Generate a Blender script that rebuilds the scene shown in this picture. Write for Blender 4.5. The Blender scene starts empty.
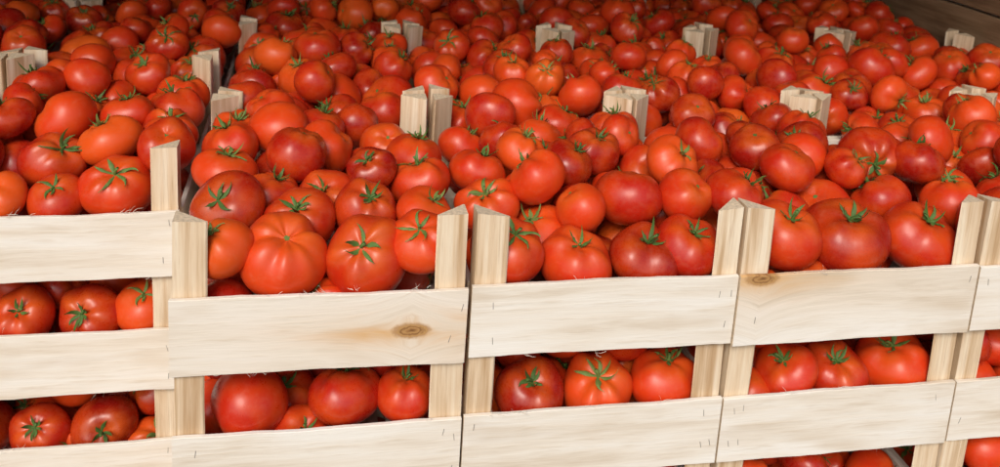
import bpy, math, random
import numpy as np
from mathutils import Vector, Matrix, Quaternion
random.seed(7); rng=np.random.default_rng(23)
S=bpy.context.scene
Z0=1.32; W=0.300; D=0.426; H=0.1533
COL=bpy.data.collections.new('place'); S.collection.children.link(COL)

# ---------------------------------------------------------------- materials
def newmat(n):
    m=bpy.data.materials.new(n); m.use_nodes=True
    nt=m.node_tree; b=nt.nodes['Principled BSDF']; return m,nt,b
def N(nt,t,**k):
    n=nt.nodes.new(t)
    for a,v in k.items():
        if a in n.inputs: n.inputs[a].default_value=v
        else: setattr(n,a,v)
    return n
def ramp(nt,stops,interp='LINEAR'):
    r=nt.nodes.new('ShaderNodeValToRGB'); cr=r.color_ramp; cr.interpolation=interp
    while len(cr.elements)<len(stops): cr.elements.new(0.5)
    for e,(p,c) in zip(cr.elements,stops):
        e.position=p; e.color=(*c,1)
    return r
def mth(nt,op,a=None,b=None,c=None,clamp=False):
    n=nt.nodes.new('ShaderNodeMath'); n.operation=op; n.use_clamp=clamp
    for i,v in enumerate((a,b,c)):
        if v is None: continue
        if isinstance(v,(int,float)): n.inputs[i].default_value=v
        else: nt.links.new(v,n.inputs[i])
    return n.outputs[0]
def mix(nt,f,a,b,bt='MIX'):
    n=nt.nodes.new('ShaderNodeMix'); n.data_type='RGBA'; n.blend_type=bt
    for i,v in ((0,f),(6,a),(7,b)):
        if isinstance(v,(int,float)): n.inputs[i].default_value=v
        elif isinstance(v,tuple): n.inputs[i].default_value=(*v,1)
        else: nt.links.new(v,n.inputs[i])
    return n.outputs[2]

def mat_tomato():
    m,nt,b=newmat('tomato_skin'); L=nt.links
    oi=N(nt,'ShaderNodeObjectInfo'); tc=N(nt,'ShaderNodeTexCoord')
    r=ramp(nt,[(0,(.28,.008,.004)),(.22,(.43,.015,.005)),(.65,(.60,.033,.006)),(.9,(.68,.060,.008)),(1,(.74,.12,.012))])
    L.new(oi.outputs['Random'],r.inputs[0])
    vadd=N(nt,'ShaderNodeVectorMath'); vadd.operation='ADD'
    L.new(tc.outputs['Object'],vadd.inputs[0])
    sc=N(nt,'ShaderNodeVectorMath'); sc.operation='SCALE'; sc.inputs[3].default_value=37
    cmb=N(nt,'ShaderNodeCombineXYZ')
    for i in range(3): L.new(oi.outputs['Random'],cmb.inputs[i])
    L.new(cmb.outputs[0],sc.inputs[0]); L.new(sc.outputs[0],vadd.inputs[1])
    n1=N(nt,'ShaderNodeTexNoise',Scale=1.2,Detail=2.0); L.new(vadd.outputs[0],n1.inputs['Vector'])
    c1=ramp(nt,[(.38,(0,0,0)),(.68,(1,1,1))]); L.new(n1.outputs[0],c1.inputs[0])
    f1=mth(nt,'MULTIPLY',c1.outputs[0],.5)
    col=mix(nt,f1,r.outputs[0],(.68,.085,.009))
    sx=N(nt,'ShaderNodeSeparateXYZ'); L.new(tc.outputs['Object'],sx.inputs[0])
    sh=N(nt,'ShaderNodeMapRange'); sh.inputs[1].default_value=.50; sh.inputs[2].default_value=.86; L.new(sx.outputs[2],sh.inputs[0])
    f2=mth(nt,'MULTIPLY',sh.outputs[0],mth(nt,'MULTIPLY',n1.outputs[0],.8))
    col=mix(nt,f2,col,(.60,.14,.016))
    n3=N(nt,'ShaderNodeTexNoise',Scale=4.5,Detail=4.0,Roughness=.75); L.new(vadd.outputs[0],n3.inputs['Vector'])
    c3=ramp(nt,[(.5,(0,0,0)),(.78,(1,1,1))]); L.new(n3.outputs[0],c3.inputs[0])
    col=mix(nt,mth(nt,'MULTIPLY',c3.outputs[0],.16),col,(.60,.24,.14))
    L.new(col,b.inputs['Base Color'])
    L.new(mth(nt,'MULTIPLY_ADD',n3.outputs[0],.36,mth(nt,'MULTIPLY_ADD',oi.outputs['Random'],.10,.10)),b.inputs['Roughness'])
    b.inputs['Specular IOR Level'].default_value=.42
    return m
def mat_calyx():
    m,nt,b=newmat('tomato_calyx'); L=nt.links
    oi=N(nt,'ShaderNodeObjectInfo'); tc=N(nt,'ShaderNodeTexCoord')
    n=N(nt,'ShaderNodeTexNoise',Scale=6.0,Detail=1.0); L.new(tc.outputs['Object'],n.inputs['Vector'])
    r=ramp(nt,[(0,(.035,.075,.012)),(.5,(.08,.16,.028)),(.8,(.16,.22,.05)),(1,(.26,.24,.09))])
    L.new(mth(nt,'ADD',mth(nt,'MULTIPLY',oi.outputs['Random'],.55),mth(nt,'MULTIPLY',n.outputs[0],.5)),r.inputs[0])
    L.new(r.outputs[0],b.inputs['Base Color']); b.inputs['Roughness'].default_value=.65
    return m
def mat_wood(name,cols,gs,dark,fib=.35,rough=.72,stain=.55):
    m,nt,b=newmat(name); L=nt.links
    uv=N(nt,'ShaderNodeUVMap'); uv.uv_map='UVMap'
    kv=N(nt,'ShaderNodeUVMap'); kv.uv_map='knot'
    oi=N(nt,'ShaderNodeObjectInfo')
    ks=N(nt,'ShaderNodeSeparateXYZ'); L.new(kv.outputs[0],ks.inputs[0])
    kx=mth(nt,'MULTIPLY',mth(nt,'ABSOLUTE',ks.outputs[0]),.42)
    kd=mth(nt,'SQRT',mth(nt,'ADD',mth(nt,'MULTIPLY',kx,kx),mth(nt,'MULTIPLY',ks.outputs[1],ks.outputs[1])))
    warp=mth(nt,'MULTIPLY',mth(nt,'EXPONENT',mth(nt,'MULTIPLY',mth(nt,'ABSOLUTE',ks.outputs[0]),-28)),.02)
    us=N(nt,'ShaderNodeSeparateXYZ'); L.new(uv.outputs[0],us.inputs[0])
    sgn=mth(nt,'MULTIPLY',ks.outputs[1],60); sgn=mth(nt,'MAXIMUM',mth(nt,'MINIMUM',sgn,1.0),-1.0)
    vv=mth(nt,'SUBTRACT',us.outputs[1],mth(nt,'MULTIPLY',warp,sgn))
    cmb=N(nt,'ShaderNodeCombineXYZ'); L.new(us.outputs[0],cmb.inputs[0]); L.new(vv,cmb.inputs[1])
    L.new(mth(nt,'MULTIPLY',oi.outputs['Random'],13.7),cmb.inputs[2])
    mp=N(nt,'ShaderNodeMapping'); mp.inputs['Scale'].default_value=(5,gs,1); L.new(cmb.outputs[0],mp.inputs[0])
    g=N(nt,'ShaderNodeTexNoise',Scale=1.0,Detail=4.0,Roughness=.62,Distortion=.3); L.new(mp.outputs[0],g.inputs['Vector'])
    mp2=N(nt,'ShaderNodeMapping'); mp2.inputs['Scale'].default_value=(2.2,gs*.16,1); L.new(cmb.outputs[0],mp2.inputs[0])
    g2=N(nt,'ShaderNodeTexNoise',Scale=1.6,Detail=2.0,Distortion=.8); L.new(mp2.outputs[0],g2.inputs['Vector'])
    s=mth(nt,'ADD',mth(nt,'MULTIPLY',g.outputs[0],.55),mth(nt,'MULTIPLY',g2.outputs[0],.45))
    r=ramp(nt,[(.36,cols[0]),(.49,cols[1]),(.62,cols[2])]); L.new(s,r.inputs[0])
    col=r.outputs[0]
    mp3=N(nt,'ShaderNodeMapping'); mp3.inputs['Scale'].default_value=(14,gs*4,1); L.new(cmb.outputs[0],mp3.inputs[0])
    g3=N(nt,'ShaderNodeTexNoise',Scale=1.0,Detail=3.0,Roughness=.7); L.new(mp3.outputs[0],g3.inputs['Vector'])
    c3=ramp(nt,[(.54,(0,0,0)),(.72,(1,1,1))]); L.new(g3.outputs[0],c3.inputs[0])
    col=mix(nt,mth(nt,'MULTIPLY',c3.outputs[0],fib),col,dark)
    # broad stain / discoloured streaks
    mp4=N(nt,'ShaderNodeMapping'); mp4.inputs['Scale'].default_value=(7,26,1); mp4.inputs['Location'].default_value=(3,7,2); L.new(cmb.outputs[0],mp4.inputs[0])
    g4=N(nt,'ShaderNodeTexNoise',Scale=1.0,Detail=2.0); L.new(mp4.outputs[0],g4.inputs['Vector'])
    c4=ramp(nt,[(.54,(0,0,0)),(.76,(1,1,1))]); L.new(g4.outputs[0],c4.inputs[0])
    col=mix(nt,mth(nt,'MULTIPLY',c4.outputs[0],stain),col,dark)
    kr=N(nt,'ShaderNodeTexNoise',Scale=160.0,Detail=2.0); L.new(kv.outputs[0],kr.inputs['Vector'])
    kdn=mth(nt,'ADD',kd,mth(nt,'MULTIPLY',mth(nt,'SUBTRACT',kr.outputs[0],.5),.005))
    hal=mth(nt,'EXPONENT',mth(nt,'MULTIPLY',mth(nt,'SQRT',mth(nt,'ADD',mth(nt,'POWER',mth(nt,'MULTIPLY',mth(nt,'ABSOLUTE',ks.outputs[0]),.20),2),mth(nt,'POWER',mth(nt,'ABSOLUTE',ks.outputs[1]),2))),-60))
    hs=N(nt,'ShaderNodeMapRange'); hs.inputs[1].default_value=.38; hs.inputs[2].default_value=.62; L.new(g.outputs[0],hs.inputs[0])
    col=mix(nt,mth(nt,'MULTIPLY',hal,mth(nt,'MULTIPLY_ADD',hs.outputs[0],1.2,.3),clamp=True),col,(.66,.38,.14))
    kc=ramp(nt,[(0,(.16,.07,.025)),(.10,(.34,.17,.06)),(.2,(.48,.27,.10)),(.27,(.24,.11,.04)),(.36,(.50,.29,.11)),(.46,(.40,.21,.08)),(.6,(.64,.40,.18)),(1,(.74,.55,.32))])
    L.new(mth(nt,'MULTIPLY',kdn,60),kc.inputs[0])
    km=N(nt,'ShaderNodeMapRange'); km.inputs[1].default_value=.0105; km.inputs[2].default_value=.0065; L.new(kdn,km.inputs[0])
    col=mix(nt,km.outputs[0],col,kc.outputs[0])
    L.new(col,b.inputs['Base Color']); b.inputs['Roughness'].default_value=rough
    b.inputs['Specular IOR Level'].default_value=.25
    bp=N(nt,'ShaderNodeBump',Strength=.6,Distance=.0007); L.new(g3.outputs[0],bp.inputs['Height'])
    L.new(bp.outputs[0],b.inputs['Normal'])
    return m
def mat_plain(name,col,rough=.6,metal=0,nscale=None,var=.3):
    m,nt,b=newmat(name); L=nt.links
    tc=N(nt,'ShaderNodeTexCoord'); n=N(nt,'ShaderNodeTexNoise',Scale=nscale or 8.0,Detail=4.0); L.new(tc.outputs['Object'],n.inputs['Vector'])
    r=ramp(nt,[(.3,tuple(c*(1-var) for c in col)),(.7,tuple(min(1,c*(1+var)) for c in col))]); L.new(n.outputs[0],r.inputs[0])
    L.new(r.outputs[0],b.inputs['Base Color']); b.inputs['Roughness'].default_value=rough; b.inputs['Metallic'].default_value=metal
    return m
M_T=mat_tomato(); M_C=mat_calyx()
M_B=mat_wood('poplar_board',[(.66,.57,.45),(.79,.73,.63),(.84,.81,.74)],55,(.55,.43,.29),.36,stain=.5)
M_P=mat_wood('pine_post',[(.50,.33,.18),(.72,.56,.38),(.83,.72,.55)],130,(.44,.27,.14),.5)
M_E=mat_plain('end_grain',(.66,.53,.37),.85,0,300,.2)
M_S=mat_plain('staple_steel',(.40,.38,.36),.5,.7)
M_VW=mat_wood('van_wall_planks',[(.15,.09,.048),(.26,.165,.09),(.36,.24,.14)],60,(.10,.06,.03))
M_PAINT=mat_plain('van_paint',(.62,.63,.62),.35,0,3,.05)
M_LIN=mat_plain('van_lining',(.10,.07,.05),.8,0,3,.2)
M_RUB=mat_plain('rubber',(.02,.02,.02),.8)
M_STEEL=mat_plain('chassis_steel',(.06,.06,.065),.6,.5)
M_ASPH=mat_plain('asphalt',(.055,.054,.052),.9,0,60,.35)

# ---------------------------------------------------------------- mesh builder with uvs
class MB:
    def __init__(s): s.v=[];s.f=[];s.uv=[];s.kn=[];s.m=[]
    def face(s,idx,uvs,kns,m): s.f.append(idx); s.uv.append(uvs); s.kn.append(kns); s.m.append(m)
    def build(s,name,mats,smooth=False):
        me=bpy.data.meshes.new(name); me.from_pydata([tuple(v) for v in s.v],[],s.f)
        for m in mats: me.materials.append(m)
        u=me.uv_layers.new(name='UVMap'); k=me.uv_layers.new(name='knot')
        fl=[c for f in s.uv for t in f for c in t]; fk=[c for f in s.kn for t in f for c in t]
        u.data.foreach_set('uv',fl); k.data.foreach_set('uv',fk)
        me.polygons.foreach_set('material_index',s.m)
        me.validate(); me.update(); return me
def prism(mb,org,ax,ay,az,L,prof,mat,endmat,seg=1,jit=0.0,bow=(0,0),knot=None,rnd=random,topcut=(0,0)):
    org=Vector(org);ax=Vector(ax);ay=Vector(ay);az=Vector(az)
    n=len(prof);base=len(mb.v)
    uo=(rnd.random()*40,rnd.random()*40)
    per=[0]
    for i in range(n):
        a=prof[i];b=prof[(i+1)%n]; per.append(per[-1]+math.hypot(a[0]-b[0],a[1]-b[1]))
    ph=rnd.random()*6
    for i in range(seg+1):
        t=i/seg
        ba=bow[0]*math.sin(math.pi*t); bb=bow[1]*math.sin(math.pi*t)
        e1=jit*(math.sin(t*9+ph)+.6*math.sin(t*23+ph*3)+rnd.uniform(-.5,.5)); e2=jit*(math.sin(t*7+ph*2)+.6*math.sin(t*19+ph)+rnd.uniform(-.5,.5))
        amid=sum(p[0] for p in prof)/n
        for a,b in prof:
            e=e1 if a>amid else e2
            ex=(topcut[0]*a+topcut[1]*b) if i==seg else 0
            mb.v.append(org+ax*(L*t-ex)+ay*(a+ba+e)+az*(b+bb))
    K=lambda s_,a:((s_-knot[0]),(a-knot[1])) if knot else (9.0,9.0)
    for i in range(seg):
        s0=L*i/seg;s1=L*(i+1)/seg
        for j in range(n):
            k=(j+1)%n
            idx=[base+i*n+j,base+(i+1)*n+j,base+(i+1)*n+k,base+i*n+k]
            uvs=[(uo[0]+s0,uo[1]+per[j]),(uo[0]+s1,uo[1]+per[j]),(uo[0]+s1,uo[1]+per[j+1]),(uo[0]+s0,uo[1]+per[j+1])]
            kn=[K(s0,prof[j][0]),K(s1,prof[j][0]),K(s1,prof[k][0]),K(s0,prof[k][0])]
            mb.face(idx,uvs,kn,mat)
    for e,i in ((0,0),(1,seg)):
        idx=[base+i*n+j for j in range(n)]
        uv=[(uo[0]+p[0],uo[1]+p[1]) for p in prof]
        if e: idx=idx[::-1]; uv=uv[::-1]
        mb.face(idx,uv,[(9.,9.)]*n,endmat)
X,Y,Z=(1,0,0),(0,1,0),(0,0,1)
BT=0.006
def rect(a0,a1,b0,b1,c=0.0006):
    return [(a0+c,b0),(a1-c,b0),(a1,b0+c),(a1,b1-c),(a1-c,b1),(a0+c,b1),(a0,b1-c),(a0,b0+c)]
def make_crate(name,seed,knot=None,knot2=None,fuzz=5,loose=False):
    r=random.Random(seed); mb=MB()
    Dp=0.419
    w=W-0.003
    z0=-0.009; z1=0.0747
    for fy,kn in ((0.0,knot),(Dp-BT,knot2)):
        dz0=r.uniform(-.0015,.0015);dz1=r.uniform(-.0018,.0018)
        sl=r.uniform(-.008,.008)
        prism(mb,(0.0015+r.uniform(-.0015,.0008),fy,0),(1,0,sl),(-sl,0,1),Y,w+r.uniform(-.001,.001),rect(z0+dz0,z1+dz1,0,BT-.0006),0,2,seg=26,jit=.00055,bow=(r.uniform(-.0018,.0018),r.uniform(-.002,.0003) if fy==0 else 0),knot=kn,rnd=r)
    LEG=0.033
    for fx in (0.002,w+0.001-BT):
        prism(mb,(fx,BT+LEG*.86+.004,0),Y,Z,X,Dp-2*(BT+LEG*.86+.004),rect(z0+.006,z1-.012+r.uniform(-.004,.002),0,BT),0,2,seg=14,jit=.0005,rnd=r)
    c=.0015
    tl=.035 if loose else .016
    for cx,sx in ((0.0026,1),(w+0.0004,-1)):
        for cy,sy in ((BT+.0003,1),(Dp-BT-.0003,-1)):
            l1=LEG+r.uniform(-.005,.002);l2=LEG*.86+r.uniform(-.004,.002)
            prof=[(0,0),(l1-c,0),(l1,c*.8),(c*.8,l2),(0,l2-c)]
            ax=Vector((r.uniform(-.004,tl)*sx,r.uniform(0,tl)*sy,1)).normalized()
            hh=H-.0004-(r.uniform(0,.007) if loose else 0)
            prism(mb,(cx+r.uniform(-.001,.0015)*sx,cy,0.0004),ax,(sx,0,0),(0,sy,0),hh,prof,1,2,seg=3,jit=.0002,rnd=r,topcut=(r.uniform(-.01,.14),r.uniform(0,.10)))
    for i in range(4):
        x0=.012+i*.071
        prism(mb,(x0,BT+.001,0.002),Y,X,Z,Dp-2*BT-.002,rect(0,.062,0,.004),0,2,seg=1,rnd=r)
    for sx in (.014,.024,w-.018,w-.008):
        for zz in (.012,.052):
            s=r.uniform(-.003,.003); z=zz+r.uniform(-.006,.006)
            if r.random()<.45: continue
            prism(mb,(sx+s,-.0006+.0,z),(r.uniform(-.3,.3),0,1),X,Y,.008,rect(0,.0006,0,.0008,.0001),3,3,rnd=r)
    for q in range(fuzz):
        cx=r.uniform(.02,w-.02); top=r.random()<.6
        for k in range(r.randint(2,6)):
            z=(z1 if top else z0)-.0003*(1 if top else -1)
            p=Vector((cx+r.uniform(-.008,.008),r.uniform(0,BT),z)); d=Vector((r.uniform(-1,1),r.uniform(-.7,.1),(.8 if top else -.8)*r.random())).normalized()
            L=r.uniform(.004,.014); base=len(mb.v); wd=.0004
            for i in range(5):
                t=i/4; d=(d+Vector((r.uniform(-.5,.5),r.uniform(-.4,.4),r.uniform(-.5,.5)))).normalized()
                mb.v.append(p+Vector((0,0,wd*(1-t*.7)))); mb.v.append(p-Vector((0,0,wd*(1-t*.7)))); p=p+d*L/4
            for i in range(4):
                b0=base+i*2
                mb.face([b0,b0+1,b0+3,b0+2],[(0,0)]*4,[(9.,9.)]*4,0)
    return mb.build(name,[M_B,M_P,M_E,M_S])
crate_meshes=[make_crate('crate_frame_%d'%i,100+i,knot=((random.uniform(.05,.25),random.uniform(-.004,.07)) if i==6 else None)) for i in range(7)]
crate_loose=[make_crate('crate_frame_worn_%d'%i,150+i,fuzz=2,loose=True) for i in range(6)]
crA=make_crate('crate_frame_knot',201,knot=(.240,.030),fuzz=9)
crB=make_crate('crate_frame_clear',202,fuzz=5)
crC=make_crate('crate_frame_edge_knot',203,knot=(.026,.072),fuzz=3)
crA2=make_crate('crate_frame_low_a',204,fuzz=6); crB2=make_crate('crate_frame_low_b',205,fuzz=8); crC2=make_crate('crate_frame_low_c',206,fuzz=4)
special={(0,0,0):crA,(1,0,0):crB,(2,0,0):crC,(0,0,1):crA2,(1,0,1):crB2,(2,0,1):crC2}

# ---------------------------------------------------------------- tomatoes
def make_tomato(name,seed,calyx=True,lobed=False):
    r=random.Random(seed)
    NR,NS=(24,36) if not lobed else (40,72)
    v=[];f=[];mi=[]
    sq=r.uniform(.72,.93); nr=r.choice([3,4,5,5,6]); ra=r.uniform(.015,.085); ph=r.random()*6
    a2=r.uniform(.0,.07);p2=r.random()*6; a3=r.uniform(0,.04);p3=r.random()*6; dd=r.uniform(.09,.20)
    if lobed: sq=.82; nr=5; ra=.085; a2=.045; dd=.2
    tx,ty=r.uniform(-.07,.07),r.uniform(-.07,.07)
    def P(th,ph_):
        s,c=math.sin(th),math.cos(th)
        w1=math.cos(nr*ph_+ph)
        if lobed: w1=1-2*abs(math.sin((nr*ph_+ph)/2))**.0001*abs(math.cos((nr*ph_+ph)/2))**6
        if lobed: w1*=.5
        rib=ra*w1*math.exp(-((th-.75)/.75)**2)+ra*.35*math.cos((nr+2)*ph_+ph*2)*math.exp(-((th-.75)/.6)**2)
        rr=1+rib+a2*math.cos(2*ph_+p2)*s+a3*math.cos(3*ph_+p3)*s
        x=rr*s**.92; z=sq*c*rr if c>0 else sq*.97*c*(1-.03*s)
        if c>0: z-=dd*math.exp(-(s/.30)**2)
        else: z+=.035*math.exp(-(s/.2)**2)
        return Vector((x*math.cos(ph_)+tx*z,x*math.sin(ph_)+ty*z,z))
    v.append(P(0.0001,0))
    for i in range(1,NR):
        th=math.pi*i/NR
        for j in range(NS): v.append(P(th,2*math.pi*j/NS))
    v.append(P(math.pi-.0001,0))
    for j in range(NS): f.append((0,1+j,1+(j+1)%NS))
    for i in range(NR-2):
        for j in range(NS):
            a=1+i*NS+j;b=1+i*NS+(j+1)%NS
            f.append((a,a+NS,b+NS,b))
    last=len(v)-1
    for j in range(NS): f.append((last,1+(NR-2)*NS+(j+1)%NS,1+(NR-2)*NS+j))
    mi=[0]*len(f)
    if calyx:
        n=r.choice([5,5,6,6,7]); ph0=r.random()*6; big=r.uniform(.30,.66)
        for k in range(n):
            az=ph0+2*math.pi*k/n+r.uniform(-.3,.3); ln=big*r.uniform(.6,1.15); curl=r.choice([r.uniform(.05,.3),r.uniform(.4,1.3)]); drift=r.uniform(-.6,.6); wd=r.uniform(.055,.085)
            base=len(v); ST=7
            for i in range(ST+1):
                t=i/ST; rho=.02+t*ln; a=az+drift*t*t
                th=math.asin(min(.98,rho)); q=P(th,a); zz=q.z+.012+.03*math.sin(t*2)+curl*t*t*.45
                wv=wd*(.45+1.2*t if t<.35 else .87*(1-((t-.35)/.65))**.8+.02)
                dr=Vector((math.cos(a),math.sin(a),0)); sd=Vector((-dr.y,dr.x,0))
                c0=Vector((q.x,q.y,0))*(1-curl*t*t*.3); c0.z=zz
                tw=r.uniform(-.025,.025)
                v.append(c0-sd*wv+Vector((0,0,-.012+tw))); v.append(c0+Vector((0,0,.014))); v.append(c0+sd*wv+Vector((0,0,-.012-tw)))
            for i in range(ST):
                b0=base+i*3
                f.append((b0,b0+1,b0+4,b0+3)); f.append((b0+1,b0+2,b0+5,b0+4)); mi+=[1,1]
        base=len(v); q0=P(.05,0); zc=q0.z; hl=r.uniform(.10,.40); bx,by=r.uniform(-.15,.15),r.uniform(-.15,.15)
        for i in range(4):
            t=i/3; rad=.048-.012*t+(.012 if i==3 else 0)
            for j in range(7):
                an=2*math.pi*j/7; v.append(Vector((tx*zc+rad*math.cos(an)+bx*t*t,ty*zc+rad*math.sin(an)+by*t*t,zc+t*hl)))
        for i in range(3):
            for j in range(7):
                a=base+i*7+j;b=base+i*7+(j+1)%7; f.append((a,b,b+7,a+7)); mi.append(1)
        f.append(tuple(base+21+j for j in range(7))); mi.append(1)
    else:
        base=len(v); q0=P(.05,0); zc=q0.z+.012; v.append(Vector((tx*zc,ty*zc,zc)))
        for j in range(9):
            an=2*math.pi*j/9; rr_=.075*r.uniform(.8,1.2); v.append(Vector((tx*zc+rr_*math.cos(an),ty*zc+rr_*math.sin(an),zc-.002)))
        for j in range(9): f.append((base,base+1+j,base+1+(j+1)%9)); mi.append(1)
    me=bpy.data.meshes.new(name); me.from_pydata([tuple(q) for q in v],[],f)
    me.materials.append(M_T); me.materials.append(M_C)
    me.polygons.foreach_set('material_index',mi); me.polygons.foreach_set('use_smooth',[True]*len(f)); me.update()
    return me
TM=[make_tomato('tomato_fruit_%d'%i,300+i,calyx=(i<17)) for i in range(25)]
TLOB=make_tomato('tomato_fruit_lobed',77,calyx=False,lobed=True)

fixed={
(0,0,0):[(.107,.053,-.063,.0451,(.14,-.42,.9),2),(.195,.053,-.068,.0448,(-.21,-.72,.66),1),(.045,.043,-.047,.0326,(-.37,-.32,.87),1),(.253,.044,-.047,.0352,(-.22,-.41,.88),1),(.124,.122,-.055,.0379,(-.16,-.58,.80),1),(.046,.130,-.040,.0404,(-.31,-.69,.65),1),
 (.036,.212,-.034,.037,(.2,0,1),1),(.035,.288,-.032,.036,(-.3,.1,1),1),(.040,.360,-.040,.034,(.1,-.3,1),1),
 (.197,.130,-.050,.037,(.1,-.5,.9),1),(.262,.112,-.045,.034,(.4,-.3,.9),1),(.265,.182,-.040,.036,(-.2,.2,.9),1),(.264,.255,-.036,.036,(.2,.1,1),1)],
(1,0,0):[(.347,.047,-.062,.0393,(.21,-.39,.90),1),(.425,.048,-.080,.0401,(.02,-.34,.94),1),(.507,.050,-.078,.0415,(.05,-.36,.92),1),(.558,.048,-.066,.038,(.1,-.4,.9),1),
 (.338,.126,-.046,.037,(-.3,-.4,.9),1),(.338,.202,-.036,.036,(.3,.2,.9),1)],
(2,0,0):[(.760,.058,-.066,.0505,(-.05,-.3,.94),1),(.856,.056,-.0696,.046,(.1,-.35,.92),1),(.676,.052,-.058,.041,(.1,-.4,.9),1)],
(-1,0,0):[(-.160,.241,-.077,.0332,(-.04,-.51,.86),1),(-.093,.250,-.067,.0423,(.05,-.51,.86),1),(-.220,.238,-.072,.0304,(-.34,-.47,.82),1),
 (-.048,.345,-.036,.036,(.2,-.3,.9),1),(-.047,.42,-.030,.036,(-.2,.3,.9),1),(-.048,.50,-.034,.035,(.1,.1,.9),1)],
(0,0,1):[(.074,.049,-.230,.0409,(-.40,-.14,-.80),0),(.175,.047,-.229,.0395,(.02,.34,.94),1),(.240,.041,-.227,.0331,(.03,-.14,.95),1)],
(1,0,1):[(.384,.047,-.240,.0388,(-.15,-.51,.85),1),(.464,.049,-.243,.0407,(-.14,-.43,.89),1),(.545,.049,-.236,.0405,(.02,-.15,.98),1)],
(2,0,1):[(.699,.045,-.233,.0374,(-.46,-.21,.82),1),(.767,.047,-.241,.0391,(-.22,-.39,.89),1),(.848,.055,-.236,.0440,(-.32,-.18,.92),1)],
(-1,0,1):[(-.207,.246,-.233,.0378,(.03,-.66,.75),1),(-.128,.248,-.234,.0396,(-.31,-.82,.48),1),(-.065,.243,-.223,.0348,(.01,-.43,.88),1)],
(-1,0,2):[(-.194,.243,-.391,.0352,(-.11,-.72,.68),1),(-.120,.248,-.394,.0396,(.10,-.93,.36),1),(-.155,.244,-.438,.0358,(-.15,-.77,.62),1)],
}
UMIN,UMAX,ROWS,LEV=-3,4,5,5
def coff(u): return (-.014,.2) if u<0 else (0,0)
crates={}
jr=random.Random(5)
for u in range(UMIN,UMAX+1):
    for v in range(ROWS):
        for l in range(LEV):
            ox,oy=coff(u)
            if v>0 and u<0: ox=-.006
            jx,jy,ja=(jr.uniform(-.0015,.0015),jr.uniform(-.003,.003),jr.uniform(-.004,.004))
            if v>0: jy*=2
            if l>0: jx*=1.5
            crates[(u,v,l)]=(u*W+ox+jx,v*D+oy+jy,-(l+1)*H,ja)
keys=[k for k in crates if k[2]==0 or (k[1]==0 and k[2] in (1,2))]
C=len(keys); NT=74
P=np.zeros((C,NT,3)); R_=rng.normal(.0345,.0036,(C,NT)).clip(.0275,.044)
P[...,0]=rng.uniform(.04,.26,(C,NT));P[...,1]=rng.uniform(.04,.38,(C,NT));P[...,2]=rng.uniform(.04,.36,(C,NT))
FX=np.zeros((C,NT),bool)
for ci,k in enumerate(keys):
    cx,cy,cz,_=crates[k]
    for i,t in enumerate(fixed.get(k,[])):
        P[ci,i]=(t[0]-cx,t[1]-cy,t[2]-cz); R_[ci,i]=t[3]; FX[ci,i]=True
alive=np.ones((C,NT),bool)
top=np.array([k[2]==0 for k in keys])
LOWW=np.array([[ -.012 if k[2]==0 else .0] for k in keys])
def relax(n,g):
    global P
    ii=np.arange(NT)
    for it in range(n):
        P[...,2]-=g*(~FX)
        for sub in range(2):
            d=P[:,:,None,:]-P[:,None,:,:]
            dist=np.sqrt((d**2).sum(-1))+1e-9
            mn=(R_[:,:,None]+R_[:,None,:])*.95
            ov=np.clip(mn-dist,0,None); ov[:,ii,ii]=0
            ov*=alive[:,:,None]&alive[:,None,:]
            wgt=np.where(FX[:,None,:],1.0,.5)
            P+=((d/dist[...,None])*(ov*wgt)[...,None]).sum(2)*.75*(~FX)[...,None]
            r=R_
            mg=np.where(P[...,2]>.10,np.where(P[...,2]>.125,LOWW,0),.009)
            P[...,0]=np.where(FX,P[...,0],np.clip(P[...,0],mg+r*.95,W-mg-r*.95))
            P[...,1]=np.clip(P[...,1],np.maximum(mg,0)+r*.95,.426-mg-r*.95)
            P[...,2]=np.maximum(P[...,2],.007+r*.9)
            for sx in (0,1):
                for sy in (0,1):
                    a=P[...,0] if not sx else W-P[...,0]
                    b=P[...,1] if not sy else .424-P[...,1]
                    pen=(r*.97-((a-.003)+(b-.0065)-.031)/1.414).clip(0)/1.414
                    pen=pen*(~FX)*(P[...,2]<.185)
                    P[...,0]+=pen*(1 if not sx else -1); P[...,1]+=pen*(1 if not sy else -1)
relax(150,.0016)
frow=np.array([k[1]==0 for k in keys])[:,None]; hasfix=FX.any(1)[:,None]
def cull(extra=0.0):
    global alive
    x=(P[...,0]/W-.5)*2; y=(P[...,1]/.426-.5)*2
    m=np.maximum(np.abs(x),np.abs(y))
    cd=np.sqrt((W/2-np.abs(P[...,0]-W/2))**2+(.213-np.abs(P[...,1]-.213))**2)
    cap_top=.153+.020-.006*m**2-np.clip(.080-cd,0,.05)*.3+extra
    cap_top=np.where((y<-.5)&frow,.153+.004+extra,cap_top)
    cap=np.where(top[:,None],cap_top,.147)
    alive&=((P[...,2]+R_*.88)<cap)|FX
    alive&=~((~top)[:,None]&hasfix&(~FX)&(P[...,1]<.085)&(P[...,2]>.045))
alive&=((P[...,2]+R_*.88)<.215)|FX
relax(50,.0014); cull(); relax(40,.001); cull(.018)

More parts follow.
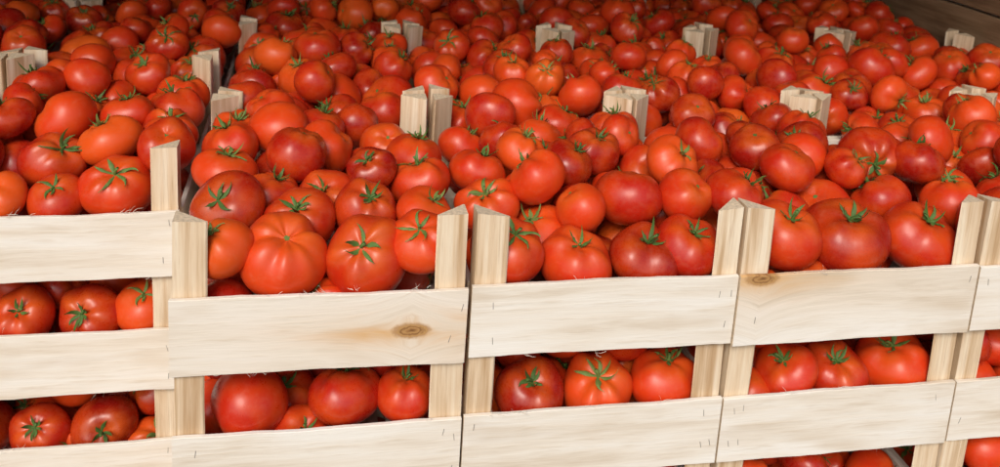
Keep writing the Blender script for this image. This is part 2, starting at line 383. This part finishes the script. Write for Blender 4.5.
pile=bpy.data.objects.new('tomato_pile',None); COL.objects.link(pile)
pile.location=(0,0,Z0)
tr=random.Random(99); nt_=0
def put(pos,r,dirv,mesh):
    global nt_
    o=bpy.data.objects.new('tomato',mesh); COL.objects.link(o); o.parent=pile
    q=Vector(dirv).normalized().to_track_quat('Z','Y') @ Quaternion((0,0,1),tr.uniform(0,6.28))
    o.rotation_mode='QUATERNION'; o.rotation_quaternion=q; o.location=pos
    s=r*tr.uniform(1.0,1.04); o.scale=(s,s,s*tr.uniform(.95,1.06)); nt_+=1
for ci,k in enumerate(keys):
    cx,cy,cz,ja=crates[k]
    copies=[cz]
    if k[2]>0: copies.append(cz-2*H)
    fl=fixed.get(k,[])
    for i in range(NT):
        if not alive[ci,i]: continue
        p=P[ci,i]
        if k[2]>0 and p[1]>.17 : continue
        if k[2]==0 and p[2]<.052 and not (k[1]==0 and p[1]<.2): continue
        for czz in copies:
            if FX[ci,i]:
                t=fl[i]; d=t[4]; m=TLOB if t[5]==2 else (tr.choice(TM[:17]) if t[5] else TM[18])
            else:
                if tr.random()<.25: d=(tr.gauss(0,1),tr.gauss(0,1),tr.gauss(0,1))
                else: d=(tr.gauss(0,.5),tr.gauss(-.05,.5),.85)
                m=tr.choice(TM)
            put((cx+p[0],cy+p[1],czz+p[2]),R_[ci,i],d,m)
for (k,(cx,cy,cz,ja)) in crates.items():
    if k[2]>0 and k[1]>1: continue
    me=special.get(k)
    if not me:
        if k[2]==0 and k[1]>0: me=crate_loose[(k[0]*2+k[1]*3)%6]
        else: me=crate_meshes[(k[0]*3+k[1]*5+k[2]*2)%(7 if k[1]>0 else 6)]
    o=bpy.data.objects.new('wooden_crate',me); COL.objects.link(o)
    o.location=(cx,cy,Z0+cz); o.rotation_euler=(0,0,ja*.5)

# ---------------------------------------------------------------- delivery van around the load
import bmesh
BED=Z0-LEV*H
van=bpy.data.objects.new('delivery_van',None); COL.objects.link(van)
def part(name,me):
    o=bpy.data.objects.new(name,me); COL.objects.link(o); o.parent=van; return o
def boxpart(name,x0,x1,y0,y1,z0,z1,mat,bev=.0):
    bm=bmesh.new(); bmesh.ops.create_cube(bm,size=1)
    for v in bm.verts: v.co=Vector(((x0+x1)/2+v.co.x*(x1-x0),(y0+y1)/2+v.co.y*(y1-y0),(z0+z1)/2+v.co.z*(z1-z0)))
    if bev: bmesh.ops.bevel(bm,geom=bm.edges[:],offset=bev,segments=2,affect='EDGES')
    me=bpy.data.meshes.new(name); bm.to_mesh(me); bm.free(); me.materials.append(mat); return part(name,me)
XL,XR=UMIN*W-.03,(UMAX+1)*W+.012
YF,YB=-.06,2.45
ZT=BED+1.56
def plankwall(name,x,sgn):
    mb=MB(); z=BED+.002; r=random.Random(3)
    while z<ZT-.02:
        h=min(.135,ZT-.004-z)
        prism(mb,(x,YF+.02,z),Y,Z,(sgn,0,0),YB-YF-.03,rect(0,h-.004,0,.018,.002),0,0,seg=6,jit=.0008,rnd=r); z+=h
    return part(name,mb.build(name,[M_VW]))
plankwall('wall_planks_right',XR,1); plankwall('wall_planks_left',XL,-1)
mb=MB(); r=random.Random(4); x=XL
while x<XR-.01:
    h=min(.15,XR-x); prism(mb,(x,YF,BED-.022),Y,X,Z,YB-YF-.01,rect(0,h-.003,0,.0205,.002),0,0,seg=2,rnd=r); x+=h
part('bed_planks',mb.build('bed_planks',[M_VW]))
boxpart('body_side_right',XR+.021,XR+.06,YF-.02,YB,BED-.1,ZT+.05,M_PAINT,.008)
boxpart('body_side_left',XL-.06,XL-.021,YF-.02,YB,BED-.1,ZT+.05,M_PAINT,.008)
boxpart('roof',XL-.019,XR+.019,YF-.02,YB,ZT+.006,ZT+.048,M_PAINT,.008)
boxpart('roof_lining',XL-.017,XR+.017,YF+.02,YB-.04,ZT-.006,ZT+.003,M_LIN)
boxpart('front_bulkhead',XL-.018,XR+.018,YB-.035,YB-.002,BED-.02,ZT-.008,M_LIN)
boxpart('rear_sill',XL-.019,XR+.019,YF-.05,YF-.002,BED-.12,BED-.003,M_STEEL,.006)
boxpart('rear_bumper',XL+.1,XR-.1,YF-.14,YF-.053,BED-.26,BED-.14,M_STEEL,.015)
boxpart('chassis_rail_left',-.15,-.05,YF-.04,YB+1.4,BED-.24,BED-.123,M_STEEL)
boxpart('chassis_rail_right',.65,.75,YF-.04,YB+1.4,BED-.24,BED-.123,M_STEEL)
boxpart('cab',XL+.15,XR-.15,YB+.06,YB+1.7,BED-.15,BED+1.25,M_PAINT,.12)
def wheel(name,x,y):
    bm=bmesh.new(); pr=[(.12,-.09),(.2,-.1),(.24,-.11),(.27,-.10),(.28,-.06),(.28,.06),(.27,.10),(.24,.11),(.2,.1),(.12,.09)]
    n=40; vs=[[bm.verts.new((x+b,y+a*math.cos(2*math.pi*i/n),.282+a*math.sin(2*math.pi*i/n))) for a,b in pr] for i in range(n)]
    for i in range(n):
        for j in range(len(pr)-1):
            bm.faces.new((vs[i][j],vs[i][j+1],vs[(i+1)%n][j+1],vs[(i+1)%n][j]))
    for s in (0,-1): bm.faces.new([vs[i][s] for i in range(n)])
    bmesh.ops.recalc_face_normals(bm,faces=bm.faces[:])
    me=bpy.data.meshes.new(name); bm.to_mesh(me); bm.free(); me.materials.append(M_RUB); part(name,me)
for i,(x,y) in enumerate([(XL+.2,.9),(XR-.2,.9),(XL+.25,YB+.9),(XR-.25,YB+.9)]): wheel('wheel_%d'%i,x,y)
bm=bmesh.new(); bmesh.ops.create_grid(bm,x_segments=4,y_segments=4,size=300)
me=bpy.data.meshes.new('ground'); bm.to_mesh(me); bm.free(); me.materials.append(M_ASPH)
g=bpy.data.objects.new('ground',me); COL.objects.link(g)

# ---------------------------------------------------------------- light
EL,AZ=math.radians(42),math.radians(205)
w_=bpy.data.worlds.new('World'); S.world=w_; w_.use_nodes=True; nt=w_.node_tree
sky=nt.nodes.new('ShaderNodeTexSky'); sky.sky_type='NISHITA'; sky.sun_disc=False; sky.sun_elevation=EL; sky.sun_rotation=AZ; sky.air_density=1.0; sky.dust_density=4
bg=nt.nodes['Background']; nt.links.new(sky.outputs[0],bg.inputs[0]); bg.inputs[1].default_value=.15
sl=bpy.data.lights.new('sun','SUN'); sl.energy=1.45; sl.angle=math.radians(22); sl.color=(1,.96,.89)
so=bpy.data.objects.new('sun',sl); COL.objects.link(so); so.location=(-3,-8,9)
so.rotation_euler=Vector((math.sin(AZ)*math.cos(EL),math.cos(AZ)*math.cos(EL),math.sin(EL))).to_track_quat('Z','Y').to_euler()

cam=bpy.data.cameras.new('camera'); co=bpy.data.objects.new('camera',cam); COL.objects.link(co)
co.location=(.13289,-.87186,Z0+.41423); co.rotation_euler=(1.34338,-.05945,-.18974)
cam.sensor_width=36; cam.lens=36*.93956; cam.shift_y=-.2146; cam.clip_start=.02; cam.clip_end=1000
cam.dof.use_dof=True; cam.dof.focus_distance=1.0; cam.dof.aperture_fstop=10
S.camera=co
S.view_settings.view_transform='Standard'; S.view_settings.look='None'; S.view_settings.exposure=0
print('tomatoes',nt_,'avg alive',alive[top].sum(1).mean())
